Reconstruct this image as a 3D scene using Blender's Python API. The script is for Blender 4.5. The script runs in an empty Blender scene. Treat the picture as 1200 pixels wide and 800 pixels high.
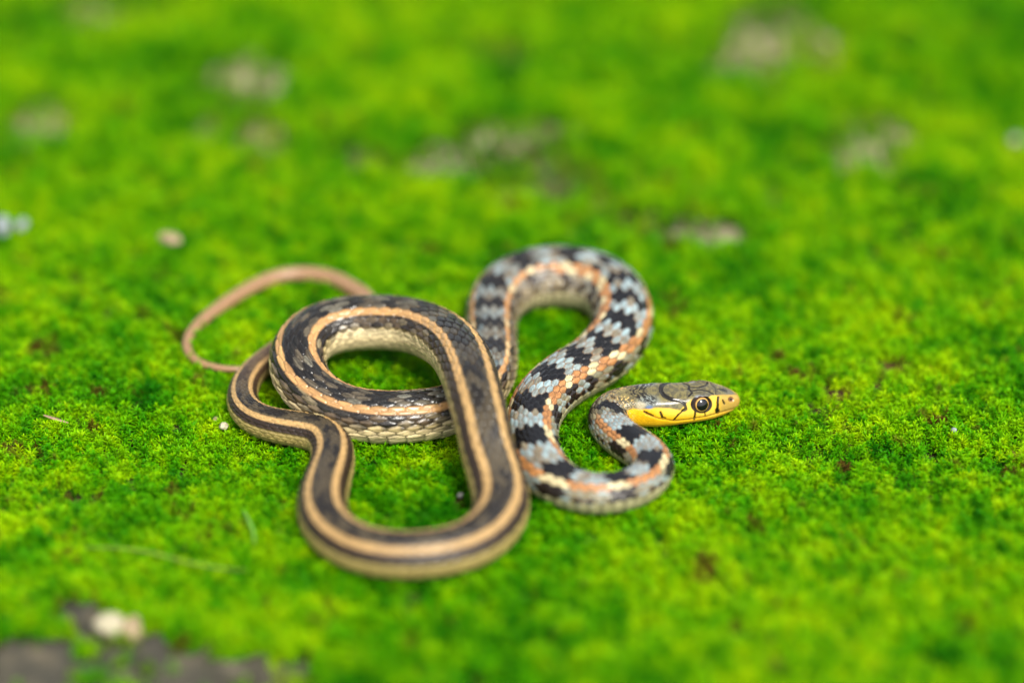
import bpy, math
import numpy as np
from mathutils import Vector, Matrix

rng = np.random.default_rng(7)
SC = bpy.context.scene
COL = SC.collection

# ------------------------------------------------------------------ camera
PITCH = math.radians(35.0)
DIST = 0.667                      # metres from the lens to the moss in mid picture
LENS = 100.0
cam_data = bpy.data.cameras.new('camera')
cam = bpy.data.objects.new('camera', cam_data)
COL.objects.link(cam)
cam.location = (0.0, -DIST * math.cos(PITCH), DIST * math.sin(PITCH))
cam.rotation_euler = (math.pi / 2 - PITCH, 0, 0)
cam_data.lens = LENS
cam_data.sensor_width = 36.0
cam_data.clip_start = 0.01
cam_data.clip_end = 200.0
cam_data.dof.use_dof = True
cam_data.dof.aperture_fstop = 2.8
SC.camera = cam

# ------------------------------------------------------------------ sky, sun, exposure
SUN_EL, SUN_AZ = math.radians(56), math.radians(152)     # azimuth measured from +Y towards +X
world = bpy.data.worlds.new('World')
SC.world = world
world.use_nodes = True
wn = world.node_tree
sky = wn.nodes.new('ShaderNodeTexSky')
sky.sky_type = 'NISHITA'
sky.sun_disc = False
sky.sun_elevation = SUN_EL
sky.sun_rotation = SUN_AZ
sky.air_density = 1.0
sky.dust_density = 3.0
overcast = wn.nodes.new('ShaderNodeHueSaturation')          # thin cloud: the sky's blue is mostly washed out
overcast.inputs['Saturation'].default_value = 0.35
wn.links.new(sky.outputs['Color'], overcast.inputs['Color'])
wn.links.new(overcast.outputs['Color'], wn.nodes['Background'].inputs['Color'])
wn.nodes['Background'].inputs['Strength'].default_value = 0.085
sd = bpy.data.lights.new('sun', 'SUN')
sd.energy = 1.5
sd.angle = math.radians(16)
sd.color = (1.0, 0.95, 0.86)
sun = bpy.data.objects.new('sun', sd)
COL.objects.link(sun)
sdir = Vector((math.sin(SUN_AZ) * math.cos(SUN_EL), math.cos(SUN_AZ) * math.cos(SUN_EL), math.sin(SUN_EL)))
sun.rotation_euler = sdir.to_track_quat('Z', 'Y').to_euler()
SC.view_settings.view_transform = 'Standard'
SC.view_settings.look = 'None'
SC.view_settings.exposure = 2.0
SC.view_settings.gamma = 1.0
SC.cycles.use_denoising = True
SC.cycles.max_bounces = 10
SC.cycles.transparent_max_bounces = 8

# ------------------------------------------------------------------ helpers
FPX = LENS / 36.0 * 1200.0
CAMLOC = np.array(cam.location)
FWD = np.array([0, math.cos(PITCH), -math.sin(PITCH)])
UPV = np.array([0, math.sin(PITCH), math.cos(PITCH)])
RIGHT = np.array([1.0, 0, 0])

def at(px, py, z=0.0):
    """Point of the place at height z that stands where the photograph has pixel (px, py)."""
    d = FWD + RIGHT * ((px - 600) / FPX) + UPV * ((400 - py) / FPX)
    t = (z - CAMLOC[2]) / d[2]
    return CAMLOC + d * t

def depth_of(p):
    return (np.asarray(p) - CAMLOC) @ FWD

def project(P):
    q = P - CAMLOC
    dz = q @ FWD
    return 600 + FPX * (q @ RIGHT) / dz, 400 - FPX * (q @ UPV) / dz

def hash2(ix, iy, seed=0):
    h = (ix.astype(np.int64) * 374761393 + iy.astype(np.int64) * 668265263 + seed * 974634777) & 0xffffffff
    h = ((h ^ (h >> 13)) * 1274126177) & 0xffffffff
    return ((h ^ (h >> 16)) & 0xffffff) / float(0xffffff)

def vnoise(x, y, seed=0):
    ix, iy = np.floor(x), np.floor(y)
    fx, fy = x - ix, y - iy
    fx, fy = fx * fx * (3 - 2 * fx), fy * fy * (3 - 2 * fy)
    a, b = hash2(ix, iy, seed), hash2(ix + 1, iy, seed)
    c, d = hash2(ix, iy + 1, seed), hash2(ix + 1, iy + 1, seed)
    return (a * (1 - fx) + b * fx) * (1 - fy) + (c * (1 - fx) + d * fx) * fy

def fbm(x, y, seed=0, octv=4, gain=0.5):
    s, a, n = 0.0, 1.0, 0.0
    for k in range(octv):
        s = s + a * vnoise(x * 2 ** k + 17.3 * k, y * 2 ** k - 9.1 * k, seed + k * 13)
        n += a
        a *= gain
    return s / n

def sstep(a, b, x):
    t = np.clip((x - a) / (b - a), 0, 1)
    return t * t * (3 - 2 * t)

def mesh_from(name, V, F, smooth=True):
    """V (n,3), F (m,k) -> mesh, written straight into the arrays."""
    me = bpy.data.meshes.new(name)
    V = np.ascontiguousarray(V, dtype=np.float32)
    F = np.ascontiguousarray(F, dtype=np.int32)
    k = F.shape[1]
    me.vertices.add(len(V)); me.vertices.foreach_set('co', V.ravel())
    me.loops.add(F.size); me.loops.foreach_set('vertex_index', F.ravel())
    me.polygons.add(len(F))
    me.polygons.foreach_set('loop_start', np.arange(0, F.size, k, dtype=np.int32))
    me.polygons.foreach_set('loop_total', np.full(len(F), k, dtype=np.int32))
    me.polygons.foreach_set('use_smooth', np.full(len(F), smooth, dtype=bool))
    me.update(calc_edges=True)
    me.validate()
    return me

def set_color(me, name, rgb):
    a = me.color_attributes.new(name, 'FLOAT_COLOR', 'POINT')
    c = np.ones((len(me.vertices), 4), dtype=np.float32)
    c[:, :3] = rgb
    a.data.foreach_set('color', c.ravel())

def set_float(me, name, v):
    a = me.attributes.new(name, 'FLOAT', 'POINT')
    a.data.foreach_set('value', np.ascontiguousarray(v, dtype=np.float32))

def link(name, me, mat=None, parent=None, loc=None, **props):
    o = bpy.data.objects.new(name, me)
    COL.objects.link(o)
    if mat is not None:
        me.materials.append(mat)
    if parent is not None:
        o.parent = parent
    if loc is not None:
        o.location = loc
    for k, v in props.items():
        o[k] = v
    return o

def new_mat(name):
    m = bpy.data.materials.new(name)
    m.use_nodes = True
    nt = m.node_tree
    return m, nt, nt.nodes['Principled BSDF']

def attr_node(nt, name, kind='GEOMETRY'):
    n = nt.nodes.new('ShaderNodeAttribute')
    n.attribute_name = name
    n.attribute_type = kind
    return n

# ------------------------------------------------------------------ the snake's course, head to tail
# x, y, width across (photo pixels of its middle line), lift above the moss (mm), roll to its left (deg)
PATH = [
    (866.5, 469, 30, 1.2, 0), (845, 468.6, 40, 1.2, 0), (822, 470, 46, 1.2, 0), (790, 472.8, 50, 1.2, 0),
    (762, 474.3, 50, 1.1, 0), (738, 476, 50, 0.8, 0), (719, 481, 49, 0.4, 0), (712, 493, 48, 0.1, 4),
    (722, 509, 48, 0, 8), (740, 522, 49, 0, 6), (758, 534, 49, 0, -4), (766, 548, 50, 0, -14), (754, 567, 50, 0, -20),
    (726, 578, 51, 0, -22), (696, 580.5, 51, 0, -22), (667, 573, 53, 0, -12), (645, 560, 58, 0, 4),
    (629, 539, 61, 0, 14), (623, 515, 62, 0, 17), (625, 492, 64, 0, 14), (638, 467, 67, 0, 6),
    (662, 446, 67, 0, 0), (692, 428, 67, 0, -4), (717, 406, 69, 0, -14), (729, 380, 71, 0, -17),
    (722, 352, 74, 0, -17), (700, 335, 77, 0, -15), (675, 328.5, 78, 0, -13), (648, 327, 78, 0, -12), (616, 331, 75, 0, -12),
    (590, 345, 69, 0, -9), (577, 368, 60, 0, -5), (576, 395, 57, 0, -5), (577, 420, 57, 0, -3),
    (571, 447, 59, 0, 0), (552, 468, 60, 0, 0), (525, 482, 61, 0, 0), (486, 489, 64, 0, 0), (440, 490, 65, 0, 0),
    (400, 482, 64, 0.4, 0), (368, 463, 63, 2.0, 0), (350, 436, 64, 4.0, 2), (352, 410, 66, 5.0, 5),
    (373, 391, 67, 5.0, 6), (405, 382, 68, 5.0, 8), (440, 380, 68, 5.2, 8), (478, 383, 68, 6.0, 8),
    (508, 393, 68, 7.5, 6), (533, 411, 68, 9.5, 4), (548, 438, 66, 11.0, 3), (557, 467, 65, 11.0, 2),
    (566, 502, 63, 9.0, 2), (573, 535, 64, 5.5, 2), (583, 566, 65, 2.5, 3), (588, 592, 65, 0.8, 4),
    (580, 615, 63, 0.2, 4), (558, 635, 60, 0, 4), (525, 647, 59, 0, 4), (480, 652, 58, 0, 4), (432, 647, 58, 0, 4),
    (399, 632, 58, 0, 4), (381, 611, 58, 0, 2), (378, 588, 57, 0, 0), (384, 563, 54, 0, 0), (390, 542, 50, 0, 0),
    (388, 523, 48, 0, 0), (376, 510, 46, 0, 0), (354, 505, 44, 0, 0), (326, 500, 42, 0, 0),
    (301, 492, 40, 0, 0), (286, 477, 37, 0, 0), (285, 458, 34, 0, 0), (294, 440, 32, 0, 0), (310, 425, 30, 0, 0),
    (332, 409, 28, 0, 0), (358, 395, 26, 0, 0), (387, 385, 24, 0, 0), (415, 378, 22, 0, 0), (433, 366, 21, 0, 0),
    (430, 350, 20.5, 0, 0), (411, 337, 19.5, 0, 0), (391, 326.5, 19, 0, 0), (366, 321.5, 18.5, 0, 0), (340, 321.5, 18.5, 0, 0),
    (317, 327, 18, 0, 0), (292, 338.5, 17, 0, 0), (262, 357, 16.5, 0, 0), (236, 377, 15, 0, 0), (220, 397, 12, 0, 0),
    (221, 414, 10.5, 0, 0), (236, 426, 9.5, 0, 0), (258, 431.5, 8.5, 0, 0), (281, 432.5, 7, 0, 0), (298, 430, 5, 0, 0), (308, 427, 2.0, 0, 0),
]
PATH = np.array(PATH, dtype=float)
SINK = 0.74            # the belly presses into the moss

def path_points():
    P, R = [], []
    for px, py, w, lift, roll in PATH:
        r = 0.485 * w * 0.62 / FPX
        for _ in range(3):
            p = at(px, py, r * SINK + lift * 1e-3)
            r = 0.485 * w * depth_of(p) / FPX
        P.append(p); R.append(r)
    return np.array(P), np.array(R)

CP, CR = path_points()

def catmull(C, extra, n=24):
    """Centripetal Catmull-Rom through C; extra columns follow linearly (smoothed later)."""
    A = np.vstack([2 * C[0] - C[1], C, 2 * C[-1] - C[-2]])
    out, ex = [], []
    for i in range(len(C) - 1):
        p0, p1, p2, p3 = A[i:i + 4]
        t0 = 0.0
        t1 = t0 + np.linalg.norm(p1 - p0) ** .5
        t2 = t1 + np.linalg.norm(p2 - p1) ** .5
        t3 = t2 + np.linalg.norm(p3 - p2) ** .5
        t = np.linspace(t1, t2, n, endpoint=False)[:, None]
        a1 = (t1 - t) / (t1 - t0) * p0 + (t - t0) / (t1 - t0) * p1
        a2 = (t2 - t) / (t2 - t1) * p1 + (t - t1) / (t2 - t1) * p2
        a3 = (t3 - t) / (t3 - t2) * p2 + (t - t2) / (t3 - t2) * p3
        b1 = (t2 - t) / (t2 - t0) * a1 + (t - t0) / (t2 - t0) * a2
        b2 = (t3 - t) / (t3 - t1) * a2 + (t - t1) / (t3 - t1) * a3
        out.append((t2 - t) / (t2 - t1) * b1 + (t - t1) / (t2 - t1) * b2)
        f = np.linspace(0, 1, n, endpoint=False)[:, None]
        ex.append(extra[i] * (1 - f) + extra[i + 1] * f)
    out.append(C[-1:]); ex.append(extra[-1:])
    return np.vstack(out), np.vstack(ex)

idx_col = np.arange(len(CP), dtype=float)
raw, rex = catmull(CP, np.column_stack([CR, np.radians(PATH[:, 4]), idx_col]))
seg = np.r_[0, np.cumsum(np.linalg.norm(np.diff(raw, axis=0), axis=1))]
TOTAL = seg[-1]
DS = 0.00022
NS = int(TOTAL / DS)
S = np.linspace(0, TOTAL, NS)
cen = np.column_stack([np.interp(S, seg, raw[:, k]) for k in range(3)])
rad = np.interp(S, seg, rex[:, 0]); roll = np.interp(S, seg, rex[:, 1]); ci = np.interp(S, seg, rex[:, 2])

def gsm(a, sig):
    n = int(4 * sig / DS)
    k = np.exp(-0.5 * (np.arange(-n, n + 1) * DS / sig) ** 2); k /= k.sum()
    if a.ndim == 1:
        # reflect about the end value, so that the ends stay put
        p = np.r_[2 * a[0] - a[n:0:-1], a, 2 * a[-1] - a[-2:-n - 2:-1]]
        return np.convolve(p, k, 'valid')
    return np.column_stack([gsm(a[:, j], sig) for j in range(a.shape[1])])

cen = gsm(cen, 0.0016); rad = gsm(rad, 0.003); roll = gsm(roll, 0.006)
rad = np.maximum(rad * np.interp(ci, [0, 77, 81, 99], [1, 1, .93, .93]), 0.00025)

# ------------------------------------------------------------------ lie of the land
BARE = [  # px, py, rx, ry (photo pixels), strength, paleness : places where the moss is thin
    (915, 45, 75, 34, 1.1, 1.0), (940, 30, 38, 20, 1.0, 1.0), (290, 93, 52, 26, 1.1, 1.0), (305, 158, 30, 20, 1.1, 1.0),
    (240, 140, 22, 30, .8, .8), (42, 138, 42, 24, 1.0, .9), (528, 182, 48, 20, .95, .6), (598, 158, 60, 18, .9, .8),
    (432, 178, 30, 16, .8, .5), (640, 150, 40, 14, .7, .6), (1015, 162, 50, 26, 1.1, 1.0), (1000, 140, 40, 14, .7, .7), (1190, 165, 14, 12, .9, 1.0),
    (838, 264, 44, 12, 1.0, .7), (706, 232, 34, 16, .75, .3), (760, 215, 22, 9, .6, .5), (680, 268, 22, 12, .8, .7), (600, 215, 40, 22, .7, .4),
    (910, 230, 13, 13, .6, .3), (120, 8, 60, 14, .9, .8), (600, 176, 110, 22, .62, .6), (665, 205, 70, 24, .66, .5), (700, 250, 60, 20, .62, .4), (775, 262, 60, 14, .6, .5), (560, 50, 60, 18, .6, .3), (640, 215, 60, 30, .55, .4),
    (60, 775, 75, 40, 1.6, .15), (150, 768, 105, 44, 1.7, .12), (235, 794, 95, 30, 1.6, .2), (108, 727, 40, 26, 1.5, .12), (292, 786, 34, 14, 1.1, .3), (180, 755, 50, 26, 1.5, .15),
    (942, 437, 17, 8, 1.1, 0), (985, 458, 16, 10, 1.15, 0), (966, 476, 14, 8, 1.1, 0), (1048, 424, 20, 8, 1.15, 0), (1097, 490, 14, 7, 1.05, 0), (970, 445, 12, 7, 1, 0),
    (990, 540, 7, 10, .8, 0), (540, 581, 14, 9, 1.1, 0), (75, 572, 10, 7, .8, 0), (110, 580, 12, 7, .8, 0), (95, 620, 8, 8, .7, 0), (215, 598, 9, 7, .8, 0),
    (1180, 552, 12, 5, .7, 0), (1032, 441, 9, 5, .7, 0), (45, 455, 16, 7, .7, 0), (15, 520, 12, 9, .8, 0), (50, 408, 20, 8, .6, 0), (480, 712, 8, 6, .6, 0),
]
BARE_G = []
for px, py, rx, ry, st, pale in BARE:
    c = at(px, py, 0.0)
    sx = np.linalg.norm(at(px + rx, py) - c); sy = np.linalg.norm(at(px, py - ry) - c)
    BARE_G.append((c[0], c[1], sx, sy, st, pale))

def bare_at(x, y):
    b = np.zeros_like(x); pl = np.zeros_like(x); w = np.zeros_like(x) + 1e-6
    wob = (fbm(x * 90, y * 90, 5, 4) - .5) * 1.9 + (fbm(x * 330, y * 330, 6, 2) - .5) * .7
    for cx, cy, sx, sy, st, pale in BARE_G:
        d = np.sqrt(((x - cx) / sx) ** 2 + ((y - cy) / sy) ** 2)
        v = st * (1 - sstep(0.45, 1.35, d + wob))
        b = np.maximum(b, v)
        g = np.exp(-d * d * 1.2) * st
        pl += g * pale; w += g
    for px, py, rx, ry in ((99, 758, 17, 10), (140, 771, 11, 8), (104, 790, 22, 9)):
        c = at(px, py); sx = np.linalg.norm(at(px + rx, py) - c); sy = np.linalg.norm(at(px, py - ry) - c)
        b = b * (1 - (1 - sstep(.6, 1.2, np.hypot((x - c[0]) / sx, (y - c[1]) / sy) + wob * .3)))
    # beyond the picture the moss goes on thin in places too
    far = sstep(0.66, 0.78, fbm(x * 22, y * 22, 31, 3)) * sstep(0.17, 0.24, np.abs(x))
    return np.maximum(b, far), np.clip(pl / w, 0, 1)

def land(x, y):
    """Height of the moss surface."""
    h = (fbm(x * 28, y * 28, 3, 3) - .5) * 0.0060
    h += (fbm(x * 110, y * 110, 9, 3) - .5) * 0.0032
    calm = sstep(0.11, 0.17, np.hypot(x * .8, y + .01))           # flatter where the snake lies
    h = h * (0.45 + 0.75 * calm)
    h += np.maximum(0, np.hypot(x, y) - 0.3) * 0.02 * (fbm(x * 4, y * 4, 8, 2) - .3)
    return h

# ------------------------------------------------------------------ snake
snake = bpy.data.objects.new('snake', None)
COL.objects.link(snake)
snake.location = (float(cen[:, 0].mean()), float(cen[:, 1].mean()), 0)
snake.empty_display_size = 0.01
snake['label'] = 'coiled slender snake with two buff stripes and a yellow jaw resting on the green moss'
snake['category'] = 'snake'
OFF = np.array(snake.location)

# sections: finer at the head
HEAD_END = 0.027
s_head = np.r_[0.0003 * (np.linspace(0, 1, 14) ** 2), np.arange(0.0004, HEAD_END + .004, 0.00013)]
s_rest = np.arange(HEAD_END + .004 + 0.0002, TOTAL, 0.00022)
s_head[0] = 0.0
sv = np.r_[s_head, s_rest]
NB = 196
th = np.linspace(-math.pi, math.pi, NB, endpoint=False)
C = np.column_stack([np.interp(sv, S, cen[:, k]) for k in range(3)])
R = np.interp(sv, S, rad); RO = np.interp(sv, S, roll); CI = np.interp(sv, S, ci)
Tn = np.gradient(cen, S, axis=0)
Tn = gsm(Tn, 0.0012)
T = np.column_stack([np.interp(sv, S, Tn[:, k]) for k in range(3)])
T /= np.linalg.norm(T, axis=1)[:, None]
L = np.cross([0, 0, 1.0], T); L /= np.linalg.norm(L, axis=1)[:, None]
D = np.cross(T, L)
cr, sr = np.cos(RO)[:, None], np.sin(RO)[:, None]
D2 = D * cr + L * sr
L2 = L * cr - D * sr

# body cross-section : a loaf, flatter below
TH = th[None, :]
sin_t, cos_t = np.sin(TH), np.cos(TH)
body_l = sin_t * 1.02 * np.ones((len(sv), 1))
body_z = np.where(cos_t < 0, cos_t * 0.84, cos_t) * np.ones((len(sv), 1))
# the fore body is a little wider than tall
# head cross-section
hk_t = np.array([0, .12, .24, .33, .40, .47, .54, .62, .72, .84, 1.0])
hk_l = np.array([0, .33, .62, .80, .91, .99, 1.0, .96, .80, .42, 0])
hk_z = np.array([.98, .98, .92, .76, .50, .16, -.14, -.48, -.80, -.97, -1.0])
tt = np.abs(TH) / math.pi
head_l = np.interp(tt, hk_t, hk_l) * np.sign(TH)
head_z = np.interp(tt, hk_t, hk_z)
# smooth the polyline section
def ring_smooth(a, n=5):
    k = np.hanning(n + 2)[1:-1]; k /= k.sum()
    m = len(k) // 2
    p = np.concatenate([a[:, -m:], a, a[:, :m]], axis=1)
    return sum(k[j] * p[:, j:j + a.shape[1]] for j in range(len(k)))
head_l = ring_smooth(head_l, 11); head_z = ring_smooth(head_z, 11)
PX = 0.62 / FPX                    # one photo pixel at the head, metres (about)
PX = depth_of(at(822, 472, 0.005)) / FPX
hs = np.array([0, .6, 2, 4, 7, 12, 21, 35, 44, 60, 85, 103, 125, 150, 175, 230]) * PX
he = np.array([2.5, 4.6, 7.3, 9.6, 11.6, 14.2, 18.2, 22.0, 23.0, 23.8, 25.0, 25.6, 25.0, 24.2, 24, 24]) / 1.21 * PX
hw = np.array([1.0, 1.0, 1.03, 1.05, 1.08, 1.1, 1.12, 1.16, 1.18, 1.22, 1.26, 1.26, 1.18, 1.05, 1.0, 1.0])
H = np.interp(sv, hs, he)[:, None]
W = (np.interp(sv, hs, hw) * np.interp(sv, hs, he))[:, None]
hb = 1 - sstep(118 * PX, 165 * PX, sv)[:, None]
lat = hb * head_l * W + (1 - hb) * body_l * R[:, None]
ver = hb * head_z * H + (1 - hb) * body_z * R[:, None]
xs = (sv / PX)[:, None]            # pixels behind the snout
# brow ridges over the eyes and a shallow hollow for each eye
att = np.abs(TH)
brow = np.exp(-((xs - 46) / 15) ** 2) * np.exp(-((att - .80) / .20) ** 2) * hb
lat = lat + np.sign(TH) * brow * 1.0 * PX
ver = ver + brow * 2.4 * PX
cheek = np.exp(-((xs - 92) / 22) ** 2) * np.exp(-((att - 1.55) / .5) ** 2) * hb
lat = lat + np.sign(TH) * cheek * 1.2 * PX

V0 = C[:, None, :] + L2[:, None, :] * lat[..., None] + D2[:, None, :] * ver[..., None]
# outward normals of the smooth body
dS = np.gradient(V0, axis=0); dT = (np.roll(V0, -1, axis=1) - np.roll(V0, 1, axis=1))
N0 = np.cross(dT, dS)
nl = np.linalg.norm(N0, axis=2, keepdims=True); nl[nl < 1e-15] = 1
N0 /= nl
outw = L2[:, None, :] * lat[..., None] + D2[:, None, :] * ver[..., None]
if (N0 * outw).sum() < 0:
    N0 = -N0

# ---- scale lattice
PITCH_R = math.radians(10.8)
ROWS = 9                                          # rows -8..8, the belly plates beyond
ln = np.interp(CI, [0, 6, 14, 22, 30, 36, 40, 48, 60, 72, 96],
               [.20, .30, .42, .48, .47, .56, .64, .56, .52, .48, .7]) * np.maximum(R, 0.0012)
U = np.r_[0, np.cumsum(np.diff(sv) / (0.5 * (ln[1:] + ln[:-1])))]
u = U[:, None] * np.ones((1, NB)); v = TH / PITCH_R * np.ones((len(sv), 1))
u = u + (hash2(np.round(v), np.zeros_like(v), 3) - .5) * 0.10
best = np.full(u.shape, 9.0); second = best.copy()
bu = np.zeros_like(u); bj = np.zeros_like(u)
j0 = np.round(v)
for dj in (-1, 0, 1):
    j = j0 + dj
    off = 0.5 * (np.abs(j) % 2)
    i0 = np.round(u - off)
    for di in (-1, 0, 1):
        cu = i0 + di + off
        # anisotropic distance; the lattice cells come out as long hexagons
        d = np.sqrt(((u - cu) / 0.74) ** 2 + ((v - j) / 1.0) ** 2)
        closer = d < best
        second = np.where(closer, best, np.minimum(second, d))
        bu = np.where(closer, cu, bu); bj = np.where(closer, j, bj)
        best = np.where(closer, d, best)
edge = np.clip(second - best, 0, 1)               # 0 on the seam between two scales
du = u - bu                                       # -0.6 .. 0.6, towards the tail
dv = v - bj
ventral = sstep(ROWS + .25, ROWS + .75, np.abs(v))
ub = np.floor(U)[:, None] * np.ones((1, NB)); fb = U[:, None] - ub
seam_v = np.minimum(fb, 1 - fb)
seamd = np.where(ventral > .5, seam_v * 1.6, edge)
scl = np.clip((1 - hb) + 0.0, 0, 1)               # scales fade out on to the head shields
tailthin = np.interp(sv / TOTAL, [0, .80, .9, 1], [1, 1, .8, .3])[:, None]
prof = sstep(0.0, 0.24, edge) * 0.55 + 0.45 * np.clip((du + .55) * .9, 0, 1) * sstep(0, .12, edge)
prof = prof + 0.24 * np.exp(-(dv / .13) ** 2) * (np.abs(v) < 7.5) * sstep(.1, .4, edge)  # keel
profv = np.clip(fb * .8 + .2, 0, 1) * sstep(0, .10, 1 - fb)
hgt = prof * (1 - ventral) + profv * ventral * .8
LNm = np.maximum(ln, 0.0006)[:, None]
disp = hgt * scl * tailthin * np.minimum(0.00038, LNm * 0.15)
# small scales of the nape
hash_c = hash2(bu * 2, bj, 11)
disp = disp * (0.9 + 0.2 * hash_c)

# ---- colours (base colours of the skin, per scale)
def mixc(a, b, t):
    return a * (1 - t[..., None]) + b * t[..., None]
def col(r, g, b):
    return np.array([r, g, b], dtype=float)

cvc = bj * PITCH_R                                # angle of the scale's own middle
av = np.where(ventral > .5, np.abs(TH) + 0 * u, np.abs(cvc))
aang = np.degrees(av)
# arc length of the scale middle and stage along the snake (in control points)
su = np.interp(bu, U, sv); sci = np.interp(bu, U, CI)
sci = np.where(ventral > .5, CI[:, None] + 0 * u, sci)
r1 = hash2(bu * 2, bj, 21); r2 = hash2(bu * 2, bj, 22); r3 = hash2(bu * 2, bj, 23)
nz = fbm(su * 900, cvc * 2.2 + 7, 40, 2)           # blotchy noise shared by neighbouring scales
nz2 = fbm(su * 350, cvc * 1.6 + 3, 47, 3)
# stages : 0 fore (chequered), 1 mid (mottled), 2 rear (striped), 3 tail
stage = np.interp(sci, [0, 24, 29, 33, 38, 45, 48, 51, 70, 76, 79, 96], [0, 0, .25, .6, 1, 1.15, 1.5, 2, 2, 2.5, 3, 3])
f1 = np.clip(1 - np.abs(stage - 1), 0, 1); f0 = np.clip(1 - stage, 0, 1)
f2 = np.clip(1 - np.abs(stage - 2), 0, 1); f3 = np.clip(stage - 2, 0, 1)

# bands : phase runs along the spine, anchored to the pale spots of the photograph
def s_of_ci(c):
    return np.interp(c, ci, S)
an_ci = [7.0, 9.2, 11.3, 13.1, 15.3, 17.4, 19.0, 20.4, 21.4, 22.3, 23.3, 24.2, 25.0, 25.8, 27.1, 29.2, 30.5, 31.3, 32.2, 33.2, 34.3]
an_s = np.array([s_of_ci(c) for c in an_ci])
ph_all = np.interp(su, an_s, np.arange(len(an_s)))
ph_all = np.where(su > an_s[-1], len(an_s) - 1 + (su - an_s[-1]) / 0.0095, ph_all)
ph_all = np.where(su < an_s[0], (su - an_s[0]) / 0.0075, ph_all)
wob = (nz2 - .5) * .20 + (r1 - .5) * .07
side = np.where(cvc >= 0, 0.0, 0.06)
ph = ph_all + wob * .6 + side
dist_band = np.abs(ph - np.round(ph))              # 0 in the middle of a black band
black = (dist_band < 0.235 + (r2 - .5) * .05).astype(float)
dist_spot = np.abs(ph_all - np.round(ph_all))
spot = (dist_spot < 0.17).astype(float)
dist_low = np.abs(ph_all + .5 + wob * .4 - np.round(ph_all + .5 + wob * .4))
low_spot = (dist_low < .14).astype(float)

K = col(.004, .0038, .0042)
def jitter(c, amt):
    return c * (1 + (r3[..., None] - .5) * amt)
dash = fbm(u * 2.2 + 31, v * 5.0, 91, 3)             # fine lengthwise streaks inside every scale
# stripe limits, degrees from the spine
s_mid = np.interp(stage, [0, 1, 2, 3], [48.5, 37, 33, 34])
s_hw = np.interp(stage, [0, 1, 2, 3], [6.6, 7.2, 8.8, 9])
a_soft = np.degrees(np.abs(TH)) + 0 * u
in_stripe_scale = (np.abs(aang - s_mid) < s_hw + 1.0)
in_stripe_soft = 1 - sstep(s_hw - 2.5, s_hw + 2.5, np.abs(a_soft - s_mid))
# --- fore
dors = jitter(mixc(np.broadcast_to(col(.235, .315, .325), u.shape + (3,)), np.broadcast_to(col(.18, .155, .105), u.shape + (3,)), sstep(.35, .75, nz)), .35)
dors = mixc(dors, np.broadcast_to(K, dors.shape), black)
flank = jitter(np.broadcast_to(col(.19, .175, .105), u.shape + (3,)).copy(), .3)
flank = mixc(flank, np.broadcast_to(col(.21, .26, .235), flank.shape), sstep(.45, .6, nz))
flank = mixc(flank, np.where((r2 > .45)[..., None], col(.10, .07, .04), col(.24, .20, .13)), sstep(23, 27, sci) * .85)
bl2 = ((dist_band < .20) & (aang < 93)) | ((low_spot > .5) & (aang > 84) & (aang < 100))
flank = mixc(flank, np.broadcast_to(col(.016, .010, .007), flank.shape), bl2.astype(float))
stripe = jitter(np.broadcast_to(col(.40, .18, .062), u.shape + (3,)).copy(), .25)
stripe = mixc(stripe, np.broadcast_to(col(.60, .50, .27), stripe.shape), spot)
below = jitter(np.broadcast_to(col(.34, .31, .16), u.shape + (3,)).copy(), .1)
fore = np.where((aang < s_mid)[..., None], dors, flank)
fore = np.where(in_stripe_scale[..., None], stripe, fore)
fore = np.where((aang > 96)[..., None], below, fore)
# --- mid
dm = mixc(np.broadcast_to(col(.075, .06, .038), u.shape + (3,)), np.broadcast_to(col(.115, .105, .075), u.shape + (3,)), sstep(.4, .8, r2))
dm = mixc(dm, np.broadcast_to(K, dm.shape), (((dist_band < .26) & (nz + r1 * .5 > .45)) | (nz + .3 * r1 > .86)).astype(float) * .93)
fm = mixc(np.broadcast_to(col(.08, .055, .03), u.shape + (3,)), np.broadcast_to(col(.17, .135, .075), u.shape + (3,)), sstep(.35, .9, r2))
fm = mixc(fm, np.broadcast_to(K * 1.2, fm.shape), (((aang < 58) & (nz + r1 * .4 > .55)) | (nz + .3 * r1 > .80)).astype(float) * .9)
fm = mixc(fm, jitter(np.broadcast_to(col(.36, .28, .13), u.shape + (3,)).copy(), .12), ((aang > 74) & (nz2 + r1 * .15 < .70)).astype(float))
sm = jitter(np.broadcast_to(col(.44, .24, .09), u.shape + (3,)).copy(), .14)
sm = mixc(sm, np.broadcast_to(col(.56, .33, .12), sm.shape), sstep(.6, .9, nz))
fm = mixc(fm, fm * .22, ((aang > 60) & (aang < 88)) * sstep(-.05, -.32, du) * .85)
creamy = sstep(42, 44, sci) * (1 - sstep(51, 54, sci))
fm = mixc(fm, np.broadcast_to(col(.66, .55, .32), fm.shape), creamy * sstep(70, 76, a_soft))
cream_z = creamy * sstep(72, 80, a_soft) * (1 - .0 * u)
mid = np.where((aang < s_mid)[..., None], dm, fm)
mid = mixc(mid, sm, 1 - sstep(s_hw - 1.2, s_hw + 1.2, np.abs(.6 * a_soft + .4 * aang - s_mid)))
mid = mixc(mid, np.broadcast_to(col(.62, .50, .27), mid.shape), sstep(80, 92, aang))
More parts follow.
